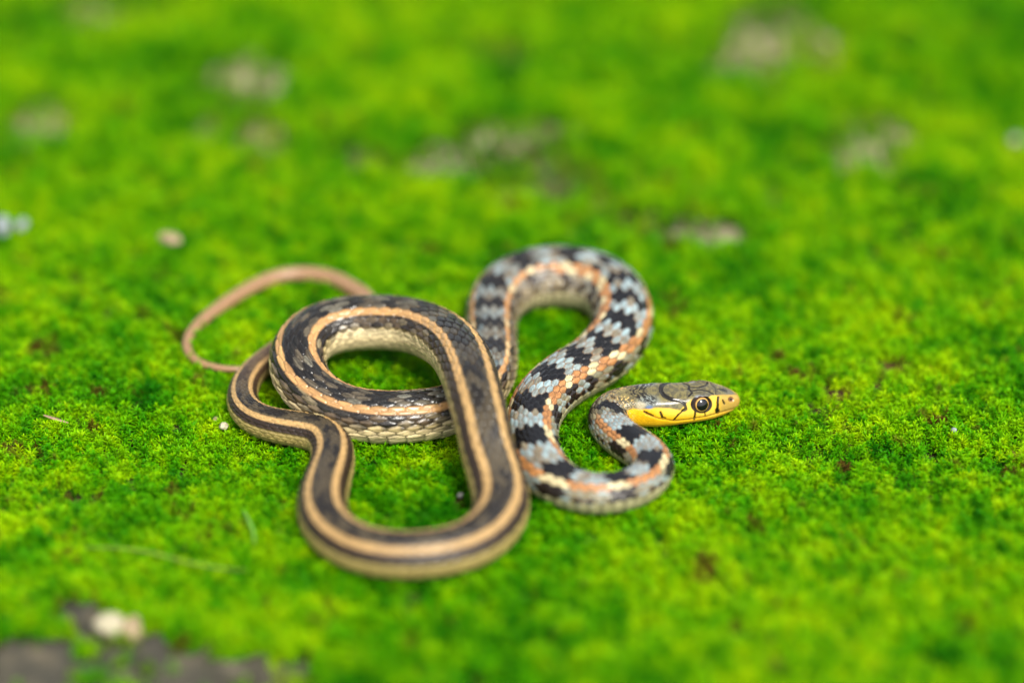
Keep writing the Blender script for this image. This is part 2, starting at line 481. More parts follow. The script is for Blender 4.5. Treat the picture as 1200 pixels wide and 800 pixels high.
# --- rear : clean stripes
dr = mixc(np.broadcast_to(col(.056, .042, .022), u.shape + (3,)), np.broadcast_to(col(.012, .009, .006), u.shape + (3,)), sstep(.42, .58, nz2 + (r1 - .5) * .35))
fr = jitter(np.broadcast_to(col(.026, .014, .007), u.shape + (3,)).copy(), .35)
srr = jitter(np.broadcast_to(col(.41, .255, .095), u.shape + (3,)).copy(), .08)
br = jitter(np.broadcast_to(col(.29, .22, .07), u.shape + (3,)).copy(), .1)
rear = np.where((a_soft < s_mid)[..., None], dr, fr)
rear = mixc(rear, np.where(np.isnan(srr), 0, srr), in_stripe_soft)
rear = mixc(rear, br, sstep(65, 71, a_soft))
# --- tail : plain pinkish brown
tb = mixc(np.broadcast_to(col(.28, .155, .078), u.shape + (3,)), np.broadcast_to(col(.34, .21, .11), u.shape + (3,)), in_stripe_soft)
tb = mixc(tb, np.broadcast_to(col(.36, .19, .08), u.shape + (3,)), sstep(60, 100, a_soft))
mid = mid * (.55 + .9 * sstep(.3, .7, dash))[..., None] ** (1 - .6 * in_stripe_soft[..., None])
fore = fore * (.70 + .52 * sstep(.3, .7, dash))[..., None]
rear = rear * (.78 + .44 * sstep(.3, .7, dash))[..., None]
tb = tb * (.88 + .24 * sstep(.3, .7, dash))[..., None]
collar = sstep(8.2, 6.6, sci)
fore = mixc(fore, mixc(np.broadcast_to(col(.17, .16, .10), fore.shape), np.broadcast_to(K, fore.shape), ((nz > .56) | (dist_band < .12)).astype(float)), collar * (aang < 75))
skin = fore * f0[..., None] + mid * f1[..., None] + rear * f2[..., None] + tb * f3[..., None]
# skin between the scales
inter_f = np.where(in_stripe_scale[..., None], K * 1.5, np.where((black > .5)[..., None] | (aang > 96)[..., None], K * 2.5, col(.20, .10, .035)))
inter = inter_f * f0[..., None] + (col(.02, .014, .01) * f1[..., None]) + skin * .55 * (f2 + f3)[..., None]
inter = np.where((ventral > .5)[..., None], skin * .55, inter)
gw = np.interp(stage, [0, .6, 1], [1.55, 1.2, 1])
g = (1 - sstep(.035 * gw, .13 * gw, seamd)) * np.interp(stage, [0, 1, 1.6, 2, 3], [.95, .9, .6, .5, .35])
# inside a stripe only the notches show
g = np.where((np.abs(a_soft - s_mid) < s_hw) & (stage > .3), g * .5 * (du > .22), g)
g = g * (1 - .65 * cream_z)
disp = disp * (1 - .6 * cream_z)
skin = mixc(skin, inter, np.clip(g, 0, 1))
# pale glossy highlight painted along the rear edge of many scales of the fore body
glint = sstep(.05, .35, du) * sstep(.1, .3, edge) * (r2 > .35) * (1 - ventral) * (black < .5) * f0
skin = mixc(skin, np.broadcast_to(col(.42, .52, .56), skin.shape), glint * .35 * (~in_stripe_scale))

# ---- the head's own markings, drawn along its length (x) and round its side
VP = V0.copy()
half = NB // 2                                    # th index of 0
px_, py_ = project(VP.reshape(-1, 3))
px_ = px_.reshape(VP.shape[:2]); py_ = py_.reshape(VP.shape[:2])
# the side turned to the right of travel carries the drawing; the other one mirrors it
near = np.where(TH * 1.0 * np.sign(-(L2[:, None, 1] * 0 + L2[5, 1])) >= 0, 1, 0)
mir = (NB - np.arange(NB)) % NB
nearcols = near[0].astype(bool)
pxs = np.where(nearcols[None, :], px_, px_[:, mir]); pys = np.where(nearcols[None, :], py_, py_[:, mir])
hh = sv < 0.040
ix = np.where(hh)[0]
X = pxs[ix]; Y = pys[ix]; AT = np.degrees(att + 0 * u)[ix]
nh = fbm(X * .35, Y * .35, 60, 3)
def curve_y(pts):
    p = np.array(pts, float); o = np.argsort(p[:, 0])
    return np.interp(X, p[o, 0], p[o, 1])
def line(pts, w, soft=.7):
    p = np.array(pts, float); dmin = np.full(X.shape, 1e9)
    for a, b in zip(p[:-1], p[1:]):
        ab = b - a; l2 = (ab ** 2).sum() + 1e-9
        t = np.clip(((X - a[0]) * ab[0] + (Y - a[1]) * ab[1]) / l2, 0, 1)
        dmin = np.minimum(dmin, np.hypot(X - a[0] - t * ab[0], Y - a[1] - t * ab[1]))
    return 1 - sstep(w / 2 - soft * .3, w / 2 + soft, dmin + (nh - .5) * .8)
bc = lambda r, g_, b: np.broadcast_to(col(r, g_, b), X.shape + (3,))
top = mixc(bc(.165, .140, .055), bc(.085, .075, .040), sstep(.35, .65, nh))
top = mixc(top, bc(.20, .155, .06), sstep(470, 456, Y) * .4 * sstep(760, 735, X))
top = top * (.8 + .4 * fbm(X * .12, Y * .9, 95, 3))[..., None]
hd = top.copy()
ylw = mixc(bc(.80, .44, .010), bc(.74, .52, .08), sstep(756, 800, X) * (1 - sstep(832, 850, X)) * (1 - sstep(484, 491, Y)) * .7)
yl = curve_y([(700, 497), (712, 492), (722, 487), (731, 482), (741, 478.5), (757, 479), (768, 477.5), (784, 478), (797, 480.5), (803, 474), (807, 470), (812, 467), (829, 466), (834, 463), (846, 463), (870, 462)])
hd = mixc(hd, ylw, sstep(-1.0, 1.2, Y - yl))
hd = mixc(hd, bc(.38, .25, .06), sstep(742 + 95, 742 + 106, X) * sstep(461, 464, Y) * (1 - sstep(478, 482, Y - (866 - X) * .18)) * .9)
hd = mixc(hd, bc(.42, .25, .05), sstep(858, 866, X))
hd = mixc(hd, bc(.13, .115, .085), sstep(846, 852, X) * (1 - sstep(859, 865, X)) * (1 - sstep(460, 464, Y)) * .7)
# bluish and pale scales before the nape
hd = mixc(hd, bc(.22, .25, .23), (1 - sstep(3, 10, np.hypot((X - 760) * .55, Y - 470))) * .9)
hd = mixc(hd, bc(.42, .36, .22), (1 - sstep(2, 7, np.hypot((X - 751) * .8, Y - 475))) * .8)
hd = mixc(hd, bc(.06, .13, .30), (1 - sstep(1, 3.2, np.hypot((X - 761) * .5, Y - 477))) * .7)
# nape mottling
ra_, rb_ = X * .8 + Y * .6, -X * .6 + Y * .8
streak = fbm(ra_ * .38, rb_ * .95, 81, 3)
for pts, w_, th_ in (([(724, 450), (738, 456), (752, 464), (764, 469)], 9, .47), ([(705, 462), (718, 468), (729, 482)], 10, .46), ([(700, 474), (703, 486), (716, 496)], 9, .38), ([(738, 450), (752, 456)], 6, .55)):
    hd = mixc(hd, bc(.007, .005, .004), line(pts, w_, 3.5) * sstep(th_ - .05, th_ + .05, streak) * .92)
goldz = sstep(705, 718, X) * (1 - sstep(735, 748, X)) * sstep(462, 468, Y)
hd = mixc(hd, bc(.66, .44, .14), goldz * sstep(.52, .62, fbm(X * .6, Y * .8, 66, 2)) * .8)
DK = bc(.007, .005, .004)
LINES = [([(775.5, 453.5), (774.5, 458), (778, 463), (784, 466.5), (788, 468)], 4.6), ([(775, 454), (780, 451.5), (788, 450.8)], 1.8), ([(793, 450.8), (800, 451.4)], .7),
         ([(776, 456.5), (790, 455.6), (806, 455.4)], 1.0), ([(788, 468), (797, 469.5), (802, 472.5), (804, 479), (800, 481)], 3.3), ([(800, 481.5), (795, 486), (789, 492.5)], 1.6),
         ([(774, 483), (776, 488.5)], 2.6), ([(776, 488), (780, 490)], 1.4), ([(755, 482), (765, 487)], 2.0), ([(815, 482.5), (813.5, 491)], 2.0), ([(826, 484), (826.5, 487.5)], 1.2),
         ([(841.5, 465.5), (841, 475), (840.5, 482)], 2.6), ([(840.6, 480.5), (840.6, 482.5)], 5), ([(807, 456), (811, 450), (821, 446), (833, 446.5)], 1.3),
         ([(811, 457.5), (820, 456.2), (830, 458), (836, 461.5)], 1.0), ([(807.5, 455.5), (811, 460), (807, 464)], 1.8), ([(841, 455), (852, 458.5)], .9), ([(838, 450), (839, 461)], .6), ([(820, 449), (836, 452)], .6),
         ([(847, 468.5), (849, 473)], 1.6), ([(797, 448.5), (812, 451)], .8)]
for pts, w_ in LINES:
    hd = mixc(hd, DK, line(pts, w_) * .95)
LOWLIP = [(866, 477), (845, 483), (827, 488.3), (805, 491.8), (790, 493), (772, 490.5), (757, 485)]
lip = line(LOWLIP, .9, .6)
hd = mixc(hd, bc(.30, .15, .02), lip * .75)
eyering = 1 - sstep(12.2, 13.4, np.hypot((X - 822), (Y - 473.5) * 1.18))
hd = mixc(hd, bc(.014, .007, .004), eyering)
hd = mixc(hd, bc(.20, .22, .23), (1 - sstep(.8, 2.4, np.hypot((X - 819) * .35, Y - 464.0))) * .8)  # bluish-grey highlight above the eye, painted into the colour
nost = 1 - sstep(2.4, 4.0, np.hypot(X - 857, Y - 467.7))
hd = mixc(hd, bc(.16, .07, .035), nost)
hd = mixc(hd, bc(.012, .006, .005), 1 - sstep(1.0, 2.0, np.hypot(X - 857.6, Y - 467.7)))
# chin
hd = mixc(hd, bc(.72, .42, .04), sstep(112, 124, AT) * (1 - .4 * sstep(720, 700, X)))
headw = (1 - sstep(696, 722, X)) * 0 + (1 - sstep(136 * PX, 168 * PX, sv[ix])[:, None])
small = 0.75 + .5 * hash2(np.floor(X * .45 + np.floor(Y * .8) % 2 * .5), np.floor(Y * .8), 71)
hd = hd * (1 + (small[..., None] - 1) * (sstep(772, 745, X) * .45)[..., None])
skin[ix] = mixc(skin[ix], hd, headw * np.ones(X.shape))
# shield seams, lip line, nostrils pressed into the head
hdsp = np.zeros(u.shape)
seams = np.zeros(X.shape)
for pts, w_ in LINES:
    seams = np.maximum(seams, line(pts, 1.3, .8))
seams = np.maximum(seams, line(LOWLIP, 1.2, 1.0) * 1.5)
hdsp[ix] = -seams * .55 * PX * headw - nost * 1.6 * PX * headw
nape = sstep(790, 745, X) * headw
hx, hy = X / 3.2 + (np.floor(Y / 1.9) % 2) * .5, Y / 1.9
hdsp[ix] += nape * (np.abs(np.sin(math.pi * hx)) * np.abs(np.sin(math.pi * hy))) ** .6 * .5 * PX
eyepit = np.exp(-(np.hypot(X - 822, (Y - 473.5) * 1.15) / 11.5) ** 6)
hdsp[ix] -= eyepit * 2.0 * PX
VB = V0 + N0 * (disp + hdsp)[..., None]
# close snout and tail tip
VB[0] = VB[0].mean(axis=0, keepdims=True) + 0 * VB[0]
VB[-1] = VB[-1].mean(axis=0, keepdims=True) + (T[-1] * 0.0006)[None, :]
nS = len(sv)
a = np.arange(nS - 1)[:, None] * NB + np.arange(NB)[None, :]
b = np.arange(nS - 1)[:, None] * NB + (np.arange(NB)[None, :] + 1) % NB
F = np.stack([a, a + NB, b + NB, b], axis=-1).reshape(-1, 4)
me = mesh_from('body', VB.reshape(-1, 3) - OFF, F)
# the faces must look outward
me.calc_loop_triangles()
k = 2000 * NB + 30
pn = np.array(me.polygons[k].normal)
if pn @ outw[2000, 30] < 0:
    me.flip_normals()
set_color(me, 'skin', skin.reshape(-1, 3))
gl = np.clip(.235 + .10 * f2 + .06 * f3 + .25 * ventral, 0, 1)
set_float(me, 'rough', gl.reshape(-1))

m, nt, bs = new_mat('snake_skin')
c_ = attr_node(nt, 'skin'); r_ = attr_node(nt, 'rough')
tc = nt.nodes.new('ShaderNodeTexCoord')
nn = nt.nodes.new('ShaderNodeTexNoise'); nn.inputs['Scale'].default_value = 2600; nn.inputs['Detail'].default_value = 3
nt.links.new(tc.outputs['Object'], nn.inputs['Vector'])
mr = nt.nodes.new('ShaderNodeMapRange'); mr.inputs['To Min'].default_value = .82; mr.inputs['To Max'].default_value = 1.18
nt.links.new(nn.outputs['Fac'], mr.inputs['Value'])
mr.inputs['To Min'].default_value = .56; mr.inputs['To Max'].default_value = .86
mx = nt.nodes.new('ShaderNodeVectorMath'); mx.operation = 'SCALE'
nt.links.new(c_.outputs['Color'], mx.inputs[0]); nt.links.new(mr.outputs['Result'], mx.inputs['Scale'])
nt.links.new(mx.outputs['Vector'], bs.inputs['Base Color'])
nt.links.new(r_.outputs['Fac'], bs.inputs['Roughness'])
bs.inputs['Specular IOR Level'].default_value = .34
bs.inputs['Coat Weight'].default_value = .0
bs.inputs['Coat Roughness'].default_value = .25
bp = nt.nodes.new('ShaderNodeBump'); bp.inputs['Strength'].default_value = .25; bp.inputs['Distance'].default_value = .00008
nt.links.new(nn.outputs['Fac'], bp.inputs['Height']); nt.links.new(bp.outputs['Normal'], bs.inputs['Normal'])
body = link('body', me, m, snake)

# ---- eyes
ih = int(np.argmin(np.abs(px_[:, half] - 822)))
def eye_mesh(rad_, cap=None, n=40, k=24):
    Vv, Ff = [], []
    lim = math.pi * .62 if cap is None else cap
    for i in range(k + 1):
        a_ = lim * i / k
        for j in range(n):
            b_ = 2 * math.pi * j / n
            Vv.append((rad_ * math.sin(a_) * math.cos(b_), rad_ * math.sin(a_) * math.sin(b_), rad_ * math.cos(a_)))
    for i in range(k):
        for j in range(n):
            Ff.append((i * n + j, (i + 1) * n + j, (i + 1) * n + (j + 1) % n, i * n + (j + 1) % n))
    return np.array(Vv), np.array(Ff)
me_, nte, be = new_mat('eye_iris')
ca = attr_node(nte, 'iris')
nte.links.new(ca.outputs['Color'], be.inputs['Base Color'])
be.inputs['Roughness'].default_value = .12; be.inputs['Specular IOR Level'].default_value = .2; be.inputs['Coat Weight'].default_value = .25; be.inputs['Coat Roughness'].default_value = .03
mp, ntp, bpu = new_mat('eye_pupil')
bpu.inputs['Base Color'].default_value = (.004, .004, .005, 1); bpu.inputs['Roughness'].default_value = .04
bpu.inputs['Specular IOR Level'].default_value = .45
ER = 11.3 * PX
for sgn in (-1, 1):
    # head frame: the near eye is on the right-hand side of travel seen from above (negative theta)
    if sgn == -1:
        bestp = None
        for ii in range(ih - 30, ih + 31):
            for jj in range(NB):
                if not nearcols[jj] or abs(TH[0, jj]) > 1.9 or abs(TH[0, jj]) < .5: continue
                c_try = V0[ii, jj] - N0[ii, jj] * (ER * .15)
                qx, qy = project(c_try[None, :])
                e_ = float((qx[0] - 822.3) ** 2 + (qy[0] - 474.0) ** 2)
                if bestp is None or e_ < bestp[0]: bestp = (e_, ii, jj)
        ii, jj = bestp[1], bestp[2]
    else:
        jj = (NB - jj) % NB
    nrm = N0[ii, jj]
    cpos = V0[ii, jj] - nrm * (ER * .70)
    Vv, Ff = eye_mesh(ER)
    mesh = mesh_from('eye', Vv, Ff)
    a_ = np.arccos(np.clip(Vv[:, 2] / ER, -1, 1))
    cc = mixc(np.broadcast_to(col(.42, .25, .06), (len(Vv), 3)), np.broadcast_to(col(.035, .016, .008), (len(Vv), 3)), sstep(.76, .86, a_))
    set_color(mesh, 'iris', cc)
    q = Vector(nrm).to_track_quat('Z', 'Y')
    eye = link('eye', mesh, me_, snake, Vector(cpos - OFF))
    eye.rotation_mode = 'QUATERNION'; eye.rotation_quaternion = q
    Vv, Ff = eye_mesh(ER * 1.012, cap=.67, k=8)
    link('pupil', mesh_from('pupil', Vv, Ff), mp, eye)
cam_data.dof.focus_distance = float(depth_of(at(824, 476, .006)))

# ------------------------------------------------------------------ ground sheet
def grid_axis(lo, hi, fine_lo, fine_hi, d, grow=1.16):
    c = list(np.arange(fine_lo, fine_hi, d))
    s_, x = d, c[-1]
    while x < hi:
        s_ *= grow; x += s_; c.append(x)
    s_, x, pre = d, c[0], []
    while x > lo:
        s_ *= grow; x -= s_; pre.append(x)
    return np.array(pre[::-1] + c)
gx = grid_axis(-60, 60, -.24, .24, .0012); gy = grid_axis(-60, 60, -.20, .34, .0013)
GX, GY = np.meshgrid(gx, gy)
bare, pale = bare_at(GX, GY)
HZ = land(GX, GY) - 0.0030 + 0.0016 * sstep(.5, 1, bare)
HZ = HZ + (fbm(GX * 260, GY * 260, 90, 4) - .5) * .0022 * sstep(.2, .9, bare)
nx, ny = len(gx), len(gy)
V = np.column_stack([GX.ravel(), GY.ravel(), HZ.ravel()])
a = (np.arange(ny - 1)[:, None] * nx + np.arange(nx - 1)[None, :])
F = np.stack([a, a + 1, a + nx + 1, a + nx], axis=-1).reshape(-1, 4)
gme = mesh_from('ground', V, F)
set_float(gme, 'bare', bare.ravel()); set_float(gme, 'pale', pale.ravel())
m, nt, bs = new_mat('ground_rock_and_soil')
def noise(nt, scale, detail=5, vec=None):
    n = nt.nodes.new('ShaderNodeTexNoise'); n.inputs['Scale'].default_value = scale; n.inputs['Detail'].default_value = detail
    if vec is not None: nt.links.new(vec, n.inputs['Vector'])
    return n
def ramp(nt, fac, stops):
    r = nt.nodes.new('ShaderNodeValToRGB')
    e = r.color_ramp.elements
    while len(e) < len(stops): e.new(.5)
    for el, (p_, c) in zip(e, stops):
        el.position = p_; el.color = (*c, 1)
    nt.links.new(fac, r.inputs['Fac'])
    return r
def mixn(nt, fac, a_, b_):
    n = nt.nodes.new('ShaderNodeMix'); n.data_type = 'RGBA'
    nt.links.new(fac, n.inputs['Factor']); nt.links.new(a_, n.inputs[6]); nt.links.new(b_, n.inputs[7])
    return n.outputs[2]
tc = nt.nodes.new('ShaderNodeTexCoord')
n1 = noise(nt, 140, 8, tc.outputs['Object']); n2 = noise(nt, 520, 5, tc.outputs['Object'])
dark = ramp(nt, n1.outputs['Fac'], [(.3, (.009, .010, .011)), (.52, (.022, .022, .021)), (.7, (.06, .048, .032))])
lite = ramp(nt, n1.outputs['Fac'], [(.3, (.085, .070, .035)), (.55, (.165, .145, .082)), (.7, (.24, .215, .14))])
under = ramp(nt, n2.outputs['Fac'], [(.35, (.012, .020, .004)), (.6, (.035, .022, .010)), (.75, (.04, .07, .008))])
mossy = ramp(nt, n1.outputs['Fac'], [(.3, (.05, .16, .008)), (.6, (.12, .26, .01)), (.75, (.07, .14, .01))])
pa, ba = attr_node(nt, 'pale'), attr_node(nt, 'bare')
soil = ramp(nt, n2.outputs['Fac'], [(.3, (.012, .006, .003)), (.7, (.060, .024, .010))])
p8 = nt.nodes.new('ShaderNodeMath'); p8.operation = 'MULTIPLY'; p8.use_clamp = True; p8.inputs[1].default_value = 12
nt.links.new(pa.outputs['Fac'], p8.inputs[0])
rock = mixn(nt, p8.outputs[0], soil.outputs['Color'], mixn(nt, pa.outputs['Fac'], dark.outputs['Color'], lite.outputs['Color']))
sep = nt.nodes.new('ShaderNodeVectorMath'); sep.operation = 'LENGTH'
nt.links.new(tc.outputs['Object'], sep.inputs[0])
fr_ = nt.nodes.new('ShaderNodeMapRange'); fr_.inputs['From Min'].default_value = .5; fr_.inputs['From Max'].default_value = .9
nt.links.new(sep.outputs['Value'], fr_.inputs['Value'])
und = mixn(nt, fr_.outputs['Result'], under.outputs['Color'], mossy.outputs['Color'])
b2 = nt.nodes.new('ShaderNodeMapRange'); b2.inputs['From Min'].default_value = .25; b2.inputs['From Max'].default_value = .7
nt.links.new(ba.outputs['Fac'], b2.inputs['Value'])
nt.links.new(mixn(nt, b2.outputs['Result'], und, rock), bs.inputs['Base Color'])
bs.inputs['Roughness'].default_value = .9
bs.inputs['Specular IOR Level'].default_value = .12
bp = nt.nodes.new('ShaderNodeBump'); bp.inputs['Strength'].default_value = .7; bp.inputs['Distance'].default_value = .0008
nt.links.new(n2.outputs['Fac'], bp.inputs['Height']); nt.links.new(bp.outputs['Normal'], bs.inputs['Normal'])
link('ground', gme, m, kind='structure')

# ------------------------------------------------------------------ moss shoots
def shoot(seed, nleaf=20, tall=1.0, spread=1.0):
    g = np.random.default_rng(seed)
    Vv, Ff, tip = [], [], []
    for i in range(nleaf):
        f = i / (nleaf - 1)
        az = i * 2.39996 + g.normal() * .25
        z0 = (.9 + 1.7 * f) * 1e-3 * tall
        elev = (0.15 + 1.15 * f ** 1.4) + g.normal() * .12        # lower leaves spread, upper ones stand
        ln_ = (1.55 - .40 * f + g.normal() * .12) * 1e-3 * spread
        w = (.125 + g.random() * .04) * 1e-3
        out = np.array([math.cos(az), math.sin(az), 0]); sidev = np.array([-math.sin(az), math.cos(az), 0])
        up = np.array([0, 0, 1.0])
        pts = []
        for k_, (q, ww) in enumerate(((0, .55), (.42, 1.0), (.78, .6), (1.0, 0.0))):
            bend = elev - q * q * .55 * (1 - .5 * f)
            pts.append((out * ln_ * q * math.cos(bend) + up * (z0 + ln_ * q * math.sin(bend)), w * ww, q))
        b0 = len(Vv)
        for p_, ww, q in pts[:3]:
            Vv.append(p_ + sidev * ww + up * ww * .35); Vv.append(p_ - sidev * ww + up * ww * .35); tip += [q, q]
        Vv.append(pts[3][0]); tip.append(1.0)
        Ff += [(b0, b0 + 1, b0 + 3), (b0, b0 + 3, b0 + 2), (b0 + 2, b0 + 3, b0 + 5), (b0 + 2, b0 + 5, b0 + 4), (b0 + 4, b0 + 5, b0 + 6)]
    m_ = mesh_from('moss_shoot', np.array(Vv), np.array(Ff), smooth=False)
    set_float(m_, 'tip', np.array(tip))
    return m_
mm, nt, bs = new_mat('moss_leaf')
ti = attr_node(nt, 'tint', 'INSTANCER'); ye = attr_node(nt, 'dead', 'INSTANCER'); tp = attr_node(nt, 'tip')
oi = nt.nodes.new('ShaderNodeObjectInfo')
green = ramp(nt, ti.outputs['Fac'], [(0.0, (.015, .18, .0)), (.35, (.075, .36, .0)), (.65, (.22, .52, .0)), (1.0, (.42, .66, .0))])
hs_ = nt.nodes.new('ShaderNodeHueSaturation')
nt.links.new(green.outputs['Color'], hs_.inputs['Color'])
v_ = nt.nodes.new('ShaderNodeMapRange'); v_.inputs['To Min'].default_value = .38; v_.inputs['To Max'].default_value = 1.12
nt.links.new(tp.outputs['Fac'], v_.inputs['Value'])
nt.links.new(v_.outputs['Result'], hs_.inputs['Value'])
brown = nt.nodes.new('ShaderNodeRGB'); brown.outputs[0].default_value = (.085, .028, .008, 1)
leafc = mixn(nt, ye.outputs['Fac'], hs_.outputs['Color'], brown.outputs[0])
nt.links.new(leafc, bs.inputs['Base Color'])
bs.inputs['Roughness'].default_value = .45
bs.inputs['Specular IOR Level'].default_value = .06
tr = nt.nodes.new('ShaderNodeBsdfTranslucent')
nt.links.new(leafc, tr.inputs['Color'])
ms = nt.nodes.new('ShaderNodeMixShader'); ms.inputs['Fac'].default_value = .48
nt.links.new(bs.outputs[0], ms.inputs[1]); nt.links.new(tr.outputs[0], ms.inputs[2])
nt.links.new(ms.outputs[0], nt.nodes['Material Output'].inputs['Surface'])
moss_kinds = bpy.data.collections.new('moss_kinds')         # source shapes for the instances, not in the scene
for k_ in range(7):
    sm_ = shoot(100 + k_, nleaf=[20, 17, 22, 15, 24, 19, 21][k_], tall=[1, .9, 1.1, .8, 1.15, 1, .95][k_], spread=[1, 1.15, .9, 1.2, 1.0, .85, 1.1][k_])
    sm_.materials.append(mm)
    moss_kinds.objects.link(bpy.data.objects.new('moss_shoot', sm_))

def scatter(x0, x1, y0, y1, d, hole=None, jit=.9):
    xs_, ys_ = np.arange(x0, x1, d), np.arange(y0, y1, d * .92)
    X_, Y_ = np.meshgrid(xs_, ys_)
    X_[1::2] += d / 2
    X_ = X_ + (rng.random(X_.shape) - .5) * d * jit; Y_ = Y_ + (rng.random(X_.shape) - .5) * d * jit
    X_, Y_ = X_.ravel(), Y_.ravel()
    if hole is not None:
        k_ = ~((X_ > hole[0]) & (X_ < hole[1]) & (Y_ > hole[2]) & (Y_ < hole[3]))
        X_, Y_ = X_[k_], Y_[k_]
    return X_, Y_
x1_, y1_ = scatter(-.175, .175, -.135, .215, .00124)
x2_, y2_ = scatter(-.75, .75, -.45, 1.1, .0042, (-.175, .175, -.135, .215))
mx_, my_ = np.r_[x1_, x2_], np.r_[y1_, y2_]
big = np.r_[np.ones(len(x1_)), np.full(len(x2_), 2.9)]
bm_, _ = bare_at(mx_, my_)
rnd = rng.random(len(mx_))
clump = fbm(mx_ * 420, my_ * 420, 77, 2)
keep = rnd > sstep(.25, .95, bm_ + (clump - .5) * 1.1) * np.where(my_ > .05, .68, .97)
# thin random pits in the cushion
pit = fbm(mx_ * 260, my_ * 260, 55, 2)
keep &= ~((pit > .74) & (rng.random(len(mx_)) < .6))
mx_, my_, big, bm_, clump, pit = [q[keep] for q in (mx_, my_, big, bm_, clump, pit)]
mz_ = land(mx_, my_) - .0027 - .0006 * sstep(.60, .74, pit) + .0012 * sstep(.3, .8, bm_) - .0006 * bm_
# the snake's weight : shoots under it are pressed down or gone
sub = cen[::6]; subr = rad[::6]
inb = (np.abs(mx_) < .15) & (my_ > -.12) & (my_ < .12)
idx = np.where(inb)[0]
press = np.zeros(len(mx_)); drop = np.zeros(len(mx_), bool)
near_d = np.full(len(mx_), 1.0)
for c0 in range(0, len(idx), 4000):
    ii = idx[c0:c0 + 4000]
    dx = mx_[ii, None] - sub[None, :, 0]; dy = my_[ii, None] - sub[None, :, 1]
    d_ = np.sqrt(dx * dx + dy * dy)
    low = sub[None, :, 2] - np.sqrt(np.maximum(subr[None, :] ** 2 - d_ ** 2, 0)) * .84     # underside of the body above this spot
    low = np.where(d_ < subr[None, :], low, 1.0).min(axis=1)
    gap = low - (mz_[ii] + .0030)
    drop[ii] = gap < -.0006
    press[ii] = np.clip(-(gap - .0003) / .002, 0, 1) * (low < .5)
    near_d[ii] = (d_ - subr[None, :] - np.maximum(sub[None, :, 2] - subr[None, :], 0) * 1).min(axis=1)
K_ = ~drop
mx_, my_, mz_, big, bm_, clump, pit, press, near_d = [q[K_] for q in (mx_, my_, mz_, big, bm_, clump, pit, press, near_d)]
n = len(mx_)
tint = .555 + (fbm(mx_ * 45, my_ * 45, 12, 3) - .5) * .85 + (fbm(mx_ * 230, my_ * 230, 14, 2) - .5) * .85 + rng.normal(size=n) * .13
tint -= .25 * sstep(.55, .75, pit)
dead = np.clip(sstep(.12, .5, bm_) * .55 * (rng.random(n) < .5) + (rng.random(n) < .006) * .6 + sstep(.74, .80, fbm(mx_ * 150, my_ * 150, 19, 3)) * (rng.random(n) < .5) * .8, 0, 1)
for px, py, rx, ry in ((942, 437, 17, 8), (985, 458, 18, 11), (966, 476, 14, 8), (1048, 424, 22, 9), (1097, 490, 15, 8), (970, 445, 14, 8), (990, 540, 9, 11), (1180, 552, 15, 7),
                       (75, 572, 12, 8), (110, 580, 14, 8), (95, 620, 10, 9), (215, 598, 11, 8), (45, 455, 20, 9), (15, 520, 14, 12), (50, 408, 24, 9), (480, 712, 12, 8), (1000, 630, 20, 8), (830, 660, 20, 10)):
    c = at(px, py); sx = np.linalg.norm(at(px + rx, py) - c); sy = np.linalg.norm(at(px, py - ry) - c)
    dd = np.hypot((mx_ - c[0]) / sx, (my_ - c[1]) / sy)
    dead = np.where((dd < 1.25) & (rng.random(n) < .75 * (1 - sstep(.6, 1.25, dd))), .6 + .4 * rng.random(n), dead)
scl_ = (.66 + .70 * rng.random(n)) * big * (1 - .45 * press) * (1 + .25 * (fbm(mx_ * 70, my_ * 70, 33, 2) - .5))
scl_ *= np.where(bm_ > .3, .85, 1)
cloud = bpy.data.meshes.new('moss')
cloud.vertices.add(n)
cloud.vertices.foreach_set('co', np.column_stack([mx_, my_, mz_]).astype(np.float32).ravel())
set_float(cloud, 'tint', np.clip(tint, 0, 1)); set_float(cloud, 'dead', dead); set_float(cloud, 'size', scl_)
ra = cloud.attributes.new('turn', 'FLOAT_VECTOR', 'POINT')
lean = rng.normal(size=(n, 2)) * .22
ra.data.foreach_set('vector', np.column_stack([lean, rng.random(n) * 6.283]).astype(np.float32).ravel())
ka = cloud.attributes.new('kind_index', 'INT', 'POINT')
ka.data.foreach_set('value', rng.integers(0, 7, n).astype(np.int32))
moss = link('moss', cloud, mm, kind='stuff')
moss['label'] = 'bright green carpet of short star-leaved moss'
ng = bpy.data.node_groups.new('moss_scatter', 'GeometryNodeTree')
ng.interface.new_socket('Geometry', in_out='INPUT', socket_type='NodeSocketGeometry')
ng.interface.new_socket('Geometry', in_out='OUTPUT', socket_type='NodeSocketGeometry')
gi, go = ng.nodes.new('NodeGroupInput'), ng.nodes.new('NodeGroupOutput')
iop = ng.nodes.new('GeometryNodeInstanceOnPoints')
cinf = ng.nodes.new('GeometryNodeCollectionInfo')
cinf.inputs['Collection'].default_value = moss_kinds
cinf.inputs['Separate Children'].default_value = True
cinf.inputs['Reset Children'].default_value = True
def named(t, nm):
    q = ng.nodes.new('GeometryNodeInputNamedAttribute'); q.data_type = t; q.inputs['Name'].default_value = nm
    return q.outputs['Attribute']
ng.links.new(gi.outputs[0], iop.inputs['Points'])
ng.links.new(cinf.outputs['Instances'], iop.inputs['Instance'])
iop.inputs['Pick Instance'].default_value = True
ng.links.new(named('INT', 'kind_index'), iop.inputs['Instance Index'])
e2r = ng.nodes.new('FunctionNodeEulerToRotation')
ng.links.new(named('FLOAT_VECTOR', 'turn'), e2r.inputs[0])
ng.links.new(e2r.outputs[0], iop.inputs['Rotation'])
ng.links.new(named('FLOAT', 'size'), iop.inputs['Scale'])
ng.links.new(iop.outputs[0], go.inputs[0])
md = moss.modifiers.new('scatter', 'NODES'); md.node_group = ng
